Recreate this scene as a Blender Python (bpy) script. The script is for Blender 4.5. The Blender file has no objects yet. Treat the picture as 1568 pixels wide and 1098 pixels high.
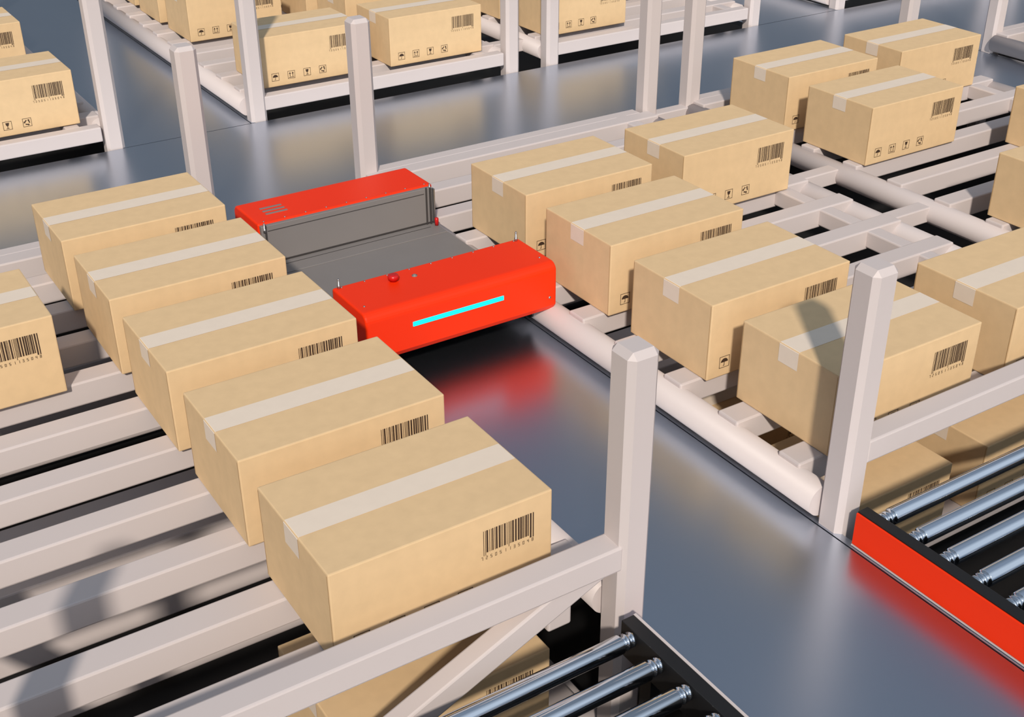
import bpy, bmesh, math, random
from mathutils import Vector, Matrix
random.seed(7)
scene=bpy.context.scene
scene.view_settings.view_transform='Standard'
scene.view_settings.look='None'
ZF=-0.13   # aisle floor plate level (box bottoms rest on z=0)

# ------------------------------------------------------------ materials
def lin(c):
    return tuple(((v/255)/12.92 if v/255<=0.04045 else ((v/255+0.055)/1.055)**2.4) for v in c)+(1,)
def mat(name,rgb,rough=0.5,metal=0.0,noise=0.0,nscale=20,bump=0.0,bscale=60,emit=None,coat=0,stretch=None,spec=0.5):
    m=bpy.data.materials.new(name);m.use_nodes=True
    nt=m.node_tree;b=nt.nodes['Principled BSDF']
    b.inputs['Roughness'].default_value=rough;b.inputs['Metallic'].default_value=metal
    b.inputs['Specular IOR Level'].default_value=spec
    b.inputs['Base Color'].default_value=lin(rgb)
    if coat: b.inputs['Coat Weight'].default_value=coat
    tc=nt.nodes.new('ShaderNodeTexCoord')
    src=tc.outputs['Object']
    if stretch:
        mp=nt.nodes.new('ShaderNodeMapping');mp.inputs['Scale'].default_value=stretch
        nt.links.new(src,mp.inputs[0]);src=mp.outputs[0]
    if noise:
        n=nt.nodes.new('ShaderNodeTexNoise');n.inputs['Scale'].default_value=nscale;n.inputs['Detail'].default_value=6
        nt.links.new(src,n.inputs['Vector'])
        mx=nt.nodes.new('ShaderNodeMix');mx.data_type='RGBA'
        c=lin(rgb)
        mx.inputs['A'].default_value=tuple(v*(1-noise) for v in c[:3])+(1,)
        mx.inputs['B'].default_value=tuple(min(1,v*(1+noise)) for v in c[:3])+(1,)
        nt.links.new(n.outputs['Fac'],mx.inputs['Factor']);nt.links.new(mx.outputs['Result'],b.inputs['Base Color'])
    if bump:
        n=nt.nodes.new('ShaderNodeTexNoise');n.inputs['Scale'].default_value=bscale;n.inputs['Detail'].default_value=4
        nt.links.new(src,n.inputs['Vector'])
        bp=nt.nodes.new('ShaderNodeBump');bp.inputs['Strength'].default_value=bump;bp.inputs['Distance'].default_value=0.003
        nt.links.new(n.outputs['Fac'],bp.inputs['Height']);nt.links.new(bp.outputs[0],b.inputs['Normal'])
    if emit:
        b.inputs['Emission Color'].default_value=lin(emit[0]);b.inputs['Emission Strength'].default_value=emit[1]
    return m
M_card=mat('cardboard',(216,187,146),0.8,noise=0.09,nscale=22,bump=0.12,bscale=25,spec=0.2)
M_tape=mat('packing_tape',(225,211,195),0.5,noise=0.04,nscale=25,spec=0.3)
M_ink=mat('printed_ink',(60,42,28),0.7,noise=0.1)
M_seam=mat('cardboard_edge',(176,142,96),0.8,noise=0.1)
M_white=mat('painted_steel_white',(199,190,189),0.5,noise=0.03,nscale=3,spec=0.35)
M_floor=mat('polished_floor_plate',(192,202,216),0.30,metal=1.0,noise=0.04,nscale=2.0)
M_under=mat('lower_floor_painted_shade',(18,18,20),0.7,noise=0.2,nscale=3)  # near-black base colour puts the shade below the racks into the floor
M_red=mat('robot_red_paint',(238,50,8),0.42,noise=0.03,nscale=5,spec=0.25)
M_redd=mat('button_red',(190,20,20),0.3,noise=0.03)
M_deck=mat('robot_grey_deck',(124,120,119),0.5,noise=0.05,nscale=6)
M_dark=mat('black_metal',(20,20,22),0.5,noise=0.1)
M_gap=mat('dark_grey_hinge',(60,57,57),0.5,noise=0.1)
M_zinc=mat('zinc_hardware',(170,170,172),0.3,metal=0.9,noise=0.05)
M_chrome=mat('roller_chrome',(218,226,236),0.09,metal=1.0,noise=0.04,nscale=8)
M_cyan=mat('cyan_light_strip',(10,225,240),0.3,emit=((10,225,240),0.9))
M_orange=mat('conveyor_orange',(238,52,8),0.42,noise=0.03,nscale=5,spec=0.25)

# ------------------------------------------------------------ mesh helpers
def newobj(name,bm,mats,parent=None,bevel=0,segs=2,smooth=False,loc=None):
    me=bpy.data.meshes.new(name);bm.normal_update();bm.to_mesh(me);bm.free()
    for m in mats: me.materials.append(m)
    ob=bpy.data.objects.new(name,me);scene.collection.objects.link(ob)
    if loc: ob.location=loc
    if parent: ob.parent=parent
    if bevel:
        md=ob.modifiers.new('bevel','BEVEL');md.width=bevel;md.segments=segs;md.limit_method='ANGLE';md.angle_limit=math.radians(50)
        md.harden_normals=False
    if smooth:
        for p in me.polygons: p.use_smooth=True
    return ob
def empty(name):
    e=bpy.data.objects.new(name,None);scene.collection.objects.link(e);return e
def box(bm,x0,x1,y0,y1,z0,z1,mi=0):
    vs=[bm.verts.new(p) for p in ((x0,y0,z0),(x1,y0,z0),(x1,y1,z0),(x0,y1,z0),(x0,y0,z1),(x1,y0,z1),(x1,y1,z1),(x0,y1,z1))]
    fs=[(0,3,2,1),(4,5,6,7),(0,1,5,4),(1,2,6,5),(2,3,7,6),(3,0,4,7)]
    for f in fs:
        fc=bm.faces.new([vs[i] for i in f]);fc.material_index=mi
    return vs
def bar(bm,p,q,w,h,mi=0):
    p=Vector(p);q=Vector(q);d=(q-p).normalized();up=Vector((0,0,1))
    if abs(d.z)>.9: up=Vector((0,1,0))
    s=d.cross(up).normalized();u=s.cross(d).normalized()
    vs=[]
    for c in (p,q):
        for a,b in ((-1,-1),(1,-1),(1,1),(-1,1)):
            vs.append(bm.verts.new(c+s*a*w/2+u*b*h/2))
    for f in ((3,2,1,0),(4,5,6,7),(0,1,5,4),(1,2,6,5),(2,3,7,6),(3,0,4,7)):
        fc=bm.faces.new([vs[i] for i in f]);fc.material_index=mi
def lathe(bm,prof,axis,org,mi=0,n=20,smooth=True):
    A=Vector(axis).normalized();up=Vector((0,0,1)) if abs(A.z)<.9 else Vector((1,0,0))
    s=A.cross(up).normalized();u=s.cross(A)
    rings=[]
    for t,r in prof:
        rings.append([bm.verts.new(Vector(org)+A*t+(s*math.cos(2*math.pi*i/n)+u*math.sin(2*math.pi*i/n))*r) for i in range(n)])
    fs=[]
    for a,b in zip(rings[:-1],rings[1:]):
        for i in range(n):
            f=bm.faces.new((a[i],a[(i+1)%n],b[(i+1)%n],b[i]));f.material_index=mi;f.smooth=smooth;fs.append(f)
    for rg in (rings[0][::-1],rings[-1]):
        f=bm.faces.new(rg);f.material_index=mi;fs.append(f)
    bmesh.ops.recalc_face_normals(bm,faces=fs)
    
# ------------------------------------------------------------ cardboard box
BL,BW,BH=0.60,0.40,0.272
def build_box_mesh():
    bm=bmesh.new()
    box(bm,0,BL,0,BW,0,BH,0)
    bmesh.ops.bevel(bm,geom=bm.edges[:]+bm.verts[:],offset=0.004,segments=2,affect='EDGES',profile=0.6)
    for f in bm.faces: f.smooth=False
    e=0.0009
    ty0,ty1=0.160,0.240
    pts=[(-e,BH-0.062),(-e,BH-0.004),(0.004,BH+e),(BL-0.004,BH+e),(BL+e,BH-0.004),(BL+e,BH-0.062)]
    prev=None
    for (x,z) in pts:
        cur=(bm.verts.new((x,ty0,z)),bm.verts.new((x,ty1,z)))
        if prev:
            f=bm.faces.new((prev[0],cur[0],cur[1],prev[1]));f.material_index=1
        prev=cur
    for x in (-0.0006,BL+0.0006):
        for (ya,yb) in ((0.004,0.006),(BW-0.006,BW-0.004)):
            vs=[bm.verts.new(p) for p in ((x,ya,0.006),(x,yb,0.006),(x,yb,BH-0.006),(x,ya,BH-0.006))]
            f=bm.faces.new(vs if x>0 else vs[::-1]);f.material_index=3
    Y=-0.0008
    def poly(pts,mi=2):
        vs=[bm.verts.new((x,Y,z)) for x,z in pts]
        f=bm.faces.new(vs);f.material_index=mi
    def rect(x0,x1,z0,z1): poly([(x0,z0),(x1,z0),(x1,z1),(x0,z1)])
    def line(a,b,w):
        a=Vector(a);b=Vector(b);d=(b-a).normalized();n=Vector((-d.y,d.x))*w/2
        poly([tuple(a-n),tuple(b-n),tuple(b+n),tuple(a+n)])
    rnd=random.Random(3)
    x=0.402;xe=0.548
    ws=[]
    while x<xe:
        w=rnd.choice([0.0016,0.0016,0.0032,0.0048]);g=rnd.choice([0.0018,0.0018,0.0034])
        ws.append((x,min(x+w,xe)));x+=w+g
    for i,(a,b) in enumerate(ws):
        lo=0.152 if (i in (0,1,len(ws)-1,len(ws)-2) or abs(i-len(ws)//2)<1) else 0.160
        rect(a,b,lo,0.226)
    seg={'0':'abcdef','1':'bc','2':'abged','3':'abgcd','4':'fgbc','5':'afgcd','6':'afgecd','7':'abc','8':'abcdefg','9':'abfgcd'}
    def digit(ch,x,z,w,h,t=0.0012):
        s=seg[ch]
        if 'a' in s: rect(x,x+w,z+h-t,z+h)
        if 'g' in s: rect(x,x+w,z+h/2-t/2,z+h/2+t/2)
        if 'd' in s: rect(x,x+w,z,z+t)
        if 'f' in s: rect(x,x+t,z+h/2,z+h)
        if 'b' in s: rect(x+w-t,x+w,z+h/2,z+h)
        if 'e' in s: rect(x,x+t,z,z+h/2)
        if 'c' in s: rect(x+w-t,x+w,z,z+h/2)
    for i,ch in enumerate('725051135048'):
        digit(ch,0.395+i*0.0132,0.140,0.005,0.010)
    S=0.021
    def frame(cx,cz):
        t=0.0020
        rect(cx-S,cx+S,cz-S,cz-S+t);rect(cx-S,cx+S,cz+S-t,cz+S)
        rect(cx-S,cx-S+t,cz-S,cz+S);rect(cx+S-t,cx+S,cz-S,cz+S)
    cz=0.052
    cx=0.070;frame(cx,cz)
    arc=[(cx+0.015*math.cos(a),cz-0.001+0.014*math.sin(a)) for a in [math.pi*i/10 for i in range(11)]]
    poly(arc);line((cx,cz),(cx,cz-0.014),0.0024);line((cx,cz-0.0135),(cx-0.005,cz-0.0135),0.0024)
    cx=0.163;frame(cx,cz)
    for dx in (-0.008,0.008):
        line((cx+dx,cz-0.010),(cx+dx,cz+0.006),0.0032);poly([(cx+dx-0.006,cz+0.005),(cx+dx+0.006,cz+0.005),(cx+dx,cz+0.015)])
    line((cx-0.015,cz-0.014),(cx+0.015,cz-0.014),0.0028)
    cx=0.256;frame(cx,cz)
    poly([(cx-0.009,cz+0.014),(cx-0.006,cz+0.001),(cx,cz-0.003),(cx+0.006,cz+0.001),(cx+0.009,cz+0.014)])
    line((cx,cz-0.002),(cx,cz-0.012),0.003);line((cx-0.007,cz-0.0135),(cx+0.007,cz-0.0135),0.0028)
    cx=0.349;frame(cx,cz)
    for k in range(3):
        a=math.radians(90+120*k);b=math.radians(90+120*k+78)
        p=Vector((cx+0.012*math.cos(a+.2),cz+0.012*math.sin(a+.2)));q=Vector((cx+0.012*math.cos(b),cz+0.012*math.sin(b)))
        line(p,q,0.0055)
        d=(q-p).normalized();n=Vector((-d.y,d.x))
        poly([tuple(q-n*0.006),tuple(q+d*0.007),tuple(q+n*0.006)])
    me=bpy.data.meshes.new('cardboard_box');bm.normal_update();bm.to_mesh(me);bm.free()
    for m in (M_card,M_tape,M_ink,M_seam): me.materials.append(m)
    return me
BOX=build_box_mesh()
def put_box(x,y,z=0.0):
    ob=bpy.data.objects.new('cardboard_box',BOX);scene.collection.objects.link(ob)
    ob.location=(x,y,z+0.0005);ob.rotation_euler=(0,0,random.uniform(-0.004,0.004))
P=0.535
boxes=[(0,0),(0.003,.53),(0.004,1.064),(0.005,1.601),(0.003,2.14),
 (-0.773,1.597),
 (1.58,0.005),(1.567,.53),(1.573,1.064),(1.58,1.605),(2.341,1.600),(2.343,0.0),
 (3.441,2.15),(3.428,1.607),(4.222,2.155),(3.43,0.535),(4.222,1.07),
 (0.009,4.18),(0.03,5.26),(0.01,5.80),(-.77,4.72),
 (1.60,4.20),(1.595,5.30),(1.59,5.84),(1.6,6.37),
 (2.36,4.18),(2.36,4.73),(2.36,5.30),(2.36,5.84),
 (3.45,4.22),(3.43,4.73),(4.22,4.75),(4.22,5.3),
 (6.0,1.07),(6.0,2.14),
]
for b in boxes: put_box(*b)
ZL=-0.512
for b in ((0.0,0.0),(1.575,0.0),(2.345,0.0),(1.575,.535)): put_box(b[0],b[1],ZL)

# ------------------------------------------------------------ racks
def rack(xs,xe,y0,y1,brace=False,near=True,lower=True,oa=0.03,ob=0.02):
    root=empty('storage_rack')
    bm=bmesh.new()
    w=0.045
    for x in (xs+oa,xe+ob):
        for y in (y0,y1):
            box(bm,x-w,x+w,y-w,y+w,-0.64,0.688)
    newobj('posts',bm,[M_white],root,bevel=0.016,segs=1)
    bm=bmesh.new()
    for lv in ((0,ZL) if lower else (0,)):
        z=lv-0.001
        ys=[y0+0.12+0.0675+(P/2)*k for k in range(10)]+[y1-0.085]
        for y in ys:
            box(bm,xs,xe,y-0.044,y+0.044,z-0.085,z)
        for y in ((y1,) if near else (y0,y1)):
            box(bm,xs+w-0.002,xe-w+0.002,y-0.035,y+0.035,z-0.08,z-0.005)
        box(bm,xe-0.20,xe-0.13,y0+0.02,y1-0.02,z-0.075,z-0.004)
    if near:
        box(bm,xs+w+.02,xe-w+.025,y0-0.037,y0+0.035,0.08,0.154)
    if brace:
        bar(bm,(xe-w+.035,y0+.005,0.125),(xs+w,y0+.005,-0.54),0.055,0.07)
    newobj('beams',bm,[M_white],root,bevel=0.006,segs=2)
    bm=bmesh.new()
    for lv in ((0,ZL) if lower else (0,)):
        for x in (xs,xe):
            lathe(bm,[(0.042,0.05),(y1-y0-0.042,0.05)],(0,1,0),(x,y0,lv-0.066),n=32)
    newobj('side_rails',bm,[M_white],root)
    return root
YA0,YA1,YB0,YB1=-0.12,2.82,4.12,7.06
bays=[(-0.89,0.725),(1.485,3.10),(3.395,5.01),(5.80,7.41),(7.71,9.32)]
for i,(a,b) in enumerate(bays):
    oa=0.01 if i==2 else 0.028
    ob=0.015 if i==0 else 0.018
    rack(a,b,YA0,YA1,brace=(i==0),near=True,lower=(i<2),oa=oa,ob=ob)
    rack(a,b,YB0,YB1,near=False,lower=False,oa=oa,ob=ob)
bm=bmesh.new()
for (xa,xb) in ((3.10,3.395),(7.41,7.71)):
    for base in (YA0,YB0):
        for k in range(6):
            y=base+0.25+k*P
            box(bm,xa+0.03,xb-0.03,y-0.035,y+0.035,-0.10,-0.03)
newobj('rack_spacer_bars',bm,[M_white],bevel=0.005)

# ------------------------------------------------------------ floor plates
bm=bmesh.new()
def plate(x0,x1,y0,y1): box(bm,x0,x1,y0,y1,ZF-0.03,ZF)
g=0.006
plate(-3.0,12,YA1+0.05,YB0-0.05)
for (a,b) in ((0.735,1.456),(5.02,5.775)):
    for (x0,x1) in ((a,b),(b+0.005,b+0.03)):
        plate(x0,x1,-3.0,YA1+0.05-g)
        plate(x0,x1,YB0-0.05+g,12)
newobj('floor',bm,[M_floor])
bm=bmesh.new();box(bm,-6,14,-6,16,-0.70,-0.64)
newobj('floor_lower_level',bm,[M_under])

# ------------------------------------------------------------ shuttle robot
rob=empty('shuttle_robot')
X0,X1=0.722,1.480
def prism_x(bm,prof,x0,x1,mi=0):
    a=[bm.verts.new((x0,y,z)) for y,z in prof];b=[bm.verts.new((x1,y,z)) for y,z in prof]
    n=len(prof)
    for i in range(n):
        f=bm.faces.new((a[i],b[i],b[(i+1)%n],a[(i+1)%n]));f.material_index=mi
    bm.faces.new(a[::-1]);bm.faces.new(b)
def hood(name,yf,yb):
    bm=bmesh.new()
    r=0.032;zt=0.160;zb=-0.028
    s=1 if yb>yf else -1
    prof=[(yf+s*0.016,zb),(yf,zb+0.024)]
    for i in range(7):
        a=math.pi/2*i/6
        prof.append((yf+s*(r-r*math.cos(a)),zt-r+r*math.sin(a)))
    prof+= [(yb,zt),(yb,zb)]
    prism_x(bm,prof,X0,X1)
    bmesh.ops.recalc_face_normals(bm,faces=bm.faces[:])
    return newobj(name,bm,[M_red],rob,bevel=0.008,segs=4)
hood('front_hood',1.253,1.505)
hood('rear_hood',2.395,2.15)
bm=bmesh.new()
box(bm,X0+0.03,X1-0.03,1.32,2.32,-0.06,-0.013,0)
newobj('chassis',bm,[M_dark],rob,bevel=0.004)
bm=bmesh.new()
box(bm,X0+0.005,X1-0.005,1.508,2.02,-0.012,-0.002)
box(bm,X0+0.005,X1-0.005,2.026,2.14,-0.012,-0.002)
newobj('deck_plates',bm,[M_deck],rob,bevel=0.002)
bm=bmesh.new()
box(bm,X0+0.005,X1-0.012,2.130,2.149,0.002,0.155)
box(bm,X0+0.005,X1-0.01,1.506,1.516,0.0,0.150)
newobj('side_panels',bm,[M_deck],rob,bevel=0.002)
bm=bmesh.new()
for x in (X0+0.022,X1-0.040):
    box(bm,x-0.003,x+0.003,2.126,2.131,0.0,0.158)
box(bm,X0+0.005,X1-0.01,2.1285,2.1305,0.002,0.007)
box(bm,X0+0.03,X1-0.05,2.1288,2.1305,0.132,0.1345)
box(bm,X1-0.026,X1-0.020,2.122,2.132,0.0,0.156)
box(bm,X0+0.025,X1-0.04,2.0975,2.1005,-0.0021,-0.0012)
newobj('panel_hinges',bm,[M_gap],rob)
bm=bmesh.new()
for (x,y) in ((X0+0.02,1.49),(X1-0.02,1.49),(X1-0.018,2.14),(X0+0.018,2.13)):
    z=0.158 if y<1.6 else 0.13
    lathe(bm,[(0,0.006),(0.014,0.006),(0.015,0.004),(0.036,0.004),(0.038,0.0025)],(0,0,1),(x,y,z),n=12)
for x in [X0+0.03+i*(X1-X0-0.06)/8 for i in range(9)]:
    for y in (1.49,2.163):
        lathe(bm,[(0,0.0035),(0.003,0.0035),(0.004,0.002)],(0,0,1),(x,y,0.159),n=10)
for x in (X0+0.03,X1-0.03):
    lathe(bm,[(0,0.004),(0.003,0.004),(0.004,0.002)],(0,0,1),(x,1.32,0.159),n=10)
    lathe(bm,[(0,0.005),(0.003,0.005),(0.004,0.002)],(0,-1,0),(x,1.254,0.03),n=10)
box(bm,X1-0.012,X1-0.006,2.118,2.135,0.0,0.150)
newobj('pins_and_screws',bm,[M_zinc],rob)
bm=bmesh.new()
lathe(bm,[(0,0.014),(0.008,0.014),(0.008,0.019),(0.018,0.020),(0.024,0.017),(0.026,0.010)],(0,0,1),(0.925,1.440,0.159),n=24)
lathe(bm,[(0,0.008),(0.03,0.008),(0.032,0.005)],(0,0,1),(X1-0.012,2.10,0.0),n=16)
newobj('emergency_stop',bm,[M_redd],rob)
bm=bmesh.new()
lathe(bm,[(0,0.010),(0.003,0.010),(0.003,0.006),(0.006,0.006),(0.007,0.004)],(0,0,1),(1.005,1.435,0.159),n=20)
for i in range(3):
    y=2.225+i*0.03
    box(bm,X0+0.065,X0+0.155,y-0.005,y+0.005,0.1595,0.1625)
newobj('key_switch_and_vents',bm,[M_deck],rob)
bm=bmesh.new()
box(bm,0.895,1.255,1.2505,1.255,0.074,0.091)
newobj('light_strip',bm,[M_cyan],rob,bevel=0.001)
bm=bmesh.new()
for y in (1.36,2.27):
    for x in (X0+0.04,X1-0.04):
        lathe(bm,[(-0.012,0.03),(0.012,0.03)],(1,0,0),(x,y,-0.06),n=20)
newobj('wheels',bm,[M_dark],rob)

# ------------------------------------------------------------ roller conveyors
def conveyor(xa,xb,ya,yb):
    root=empty('roller_conveyor')
    fw=0.038;zt=-0.014
    bm=bmesh.new()
    for x0,x1 in ((xa,xa+fw),(xb-fw,xb)):
        box(bm,x0,x1,yb,ya,ZF+0.012,zt)
    newobj('side_frames',bm,[M_dark],root,bevel=0.002)
    bm=bmesh.new()
    box(bm,xa-0.006,xa,yb,ya-0.001,ZF+0.008,zt-0.004)
    box(bm,xb,xb+0.006,yb,ya-0.001,ZF+0.008,zt-0.004)
    newobj('orange_side_covers',bm,[M_orange],root,bevel=0.001)
    bm=bmesh.new()
    box(bm,xb-0.001,xb+0.0065,yb,ya,zt-0.004,zt+0.001)
    box(bm,xa-0.0065,xa+0.0,yb,ya,ZF+0.002,ZF+0.0055)
    for i in range(int((ya-yb)/0.16)):
        y=ya-0.01-i*0.16
        box(bm,xa-0.002,xa+0.01,y-0.14,y,ZF+0.0055,ZF+0.010);box(bm,xb-0.01,xb+0.004,y-0.14,y,ZF+0.002,ZF+0.008)
    newobj('trim_strips',bm,[M_white],root)
    bm=bmesh.new()
    y=ya-0.050;L=(xb-xa)-2*fw
    r=0.0245
    while y>yb+0.05:
        prof=[(0,0.012),(0.006,0.012),(0.006,0.020),(0.014,0.020),(0.014,0.015),(0.022,0.015),(0.022,0.021),(0.030,0.021),(0.030,0.016),(0.038,0.016),(0.040,r-0.002),(0.043,r)]
        full=prof+[(L-t,rr) for t,rr in prof[::-1]]
        lathe(bm,full,(1,0,0),(xa+fw,y,-0.034),n=28)
        y-=0.105
    newobj('rollers',bm,[M_chrome],root)
    bm=bmesh.new()
    y=ya-0.10
    while y>yb:
        box(bm,xa+0.004,xa+0.034,y-0.02,y+0.02,-0.64,ZF+0.02);box(bm,xb-0.034,xb-0.004,y-0.02,y+0.02,-0.64,ZF+0.02)
        box(bm,xa+0.03,xb-0.03,y-0.015,y+0.015,ZF+0.01,ZF+0.04)
        y-=0.9
    newobj('legs',bm,[M_dark],root)
    return root
conveyor(-0.86,0.70,-0.215,-2.6)
conveyor(1.475,3.05,-0.215,-2.6)

# ------------------------------------------------------------ light
sun=bpy.data.lights.new('sun','SUN');sun.energy=3.55;sun.angle=math.radians(3);sun.color=(1.0,0.89,0.77)
so=bpy.data.objects.new('sun',sun);scene.collection.objects.link(so)
d=Vector((0.54*0.82,0.84*0.82,-0.573))
so.rotation_euler=d.to_track_quat('-Z','Y').to_euler()
w=bpy.data.worlds.new('world');scene.world=w;w.use_nodes=True
nt=w.node_tree;bg=nt.nodes['Background']
tc=nt.nodes.new('ShaderNodeTexCoord');sp=nt.nodes.new('ShaderNodeSeparateXYZ');nt.links.new(tc.outputs['Generated'],sp.inputs[0])
cr=nt.nodes.new('ShaderNodeValToRGB');nt.links.new(sp.outputs['Z'],cr.inputs[0])
e=cr.color_ramp.elements
e[0].position=0.0;e[0].color=(0.09,0.085,0.08,1)
e[1].position=1.0;e[1].color=(0.28,0.34,0.43,1)
n=e.new(0.25);n.color=(0.14,0.168,0.20,1)
n=e.new(0.70);n.color=(0.185,0.22,0.27,1)
mr=nt.nodes.new('ShaderNodeMapRange');nt.links.new(sp.outputs['Y'],mr.inputs['Value'])
mr.inputs['From Min'].default_value=-0.05;mr.inputs['From Max'].default_value=-0.5
mr.inputs['To Min'].default_value=0.0;mr.inputs['To Max'].default_value=1.0
mz=nt.nodes.new('ShaderNodeMapRange');nt.links.new(sp.outputs['Z'],mz.inputs['Value'])
mz.inputs['From Min'].default_value=0.05;mz.inputs['From Max'].default_value=0.35
mu=nt.nodes.new('ShaderNodeMath');mu.operation='MULTIPLY';nt.links.new(mr.outputs[0],mu.inputs[0]);nt.links.new(mz.outputs[0],mu.inputs[1])
mx=nt.nodes.new('ShaderNodeMix');mx.data_type='RGBA'
nt.links.new(mu.outputs[0],mx.inputs['Factor']);nt.links.new(cr.outputs[0],mx.inputs['A']);mx.inputs['B'].default_value=(0.62,0.69,0.78,1)
nt.links.new(mx.outputs['Result'],bg.inputs[0]);bg.inputs[1].default_value=1.0

# ------------------------------------------------------------ camera
R=((0.840864,-0.541230,-0.004144),(0.270150,0.413051,0.869717),(-0.469005,-0.732434,0.493533))
C=(-0.81753,-2.03610,2.04455)
cd=bpy.data.cameras.new('camera');co=bpy.data.objects.new('camera',cd);scene.collection.objects.link(co)
M=Matrix(((R[0][0],R[1][0],R[2][0],C[0]),(R[0][1],R[1][1],R[2][1],C[1]),(R[0][2],R[1][2],R[2][2],C[2]),(0,0,0,1)))
co.matrix_world=M
cd.sensor_width=36;cd.lens=36*1908.6/1568;cd.clip_start=0.01
scene.camera=co
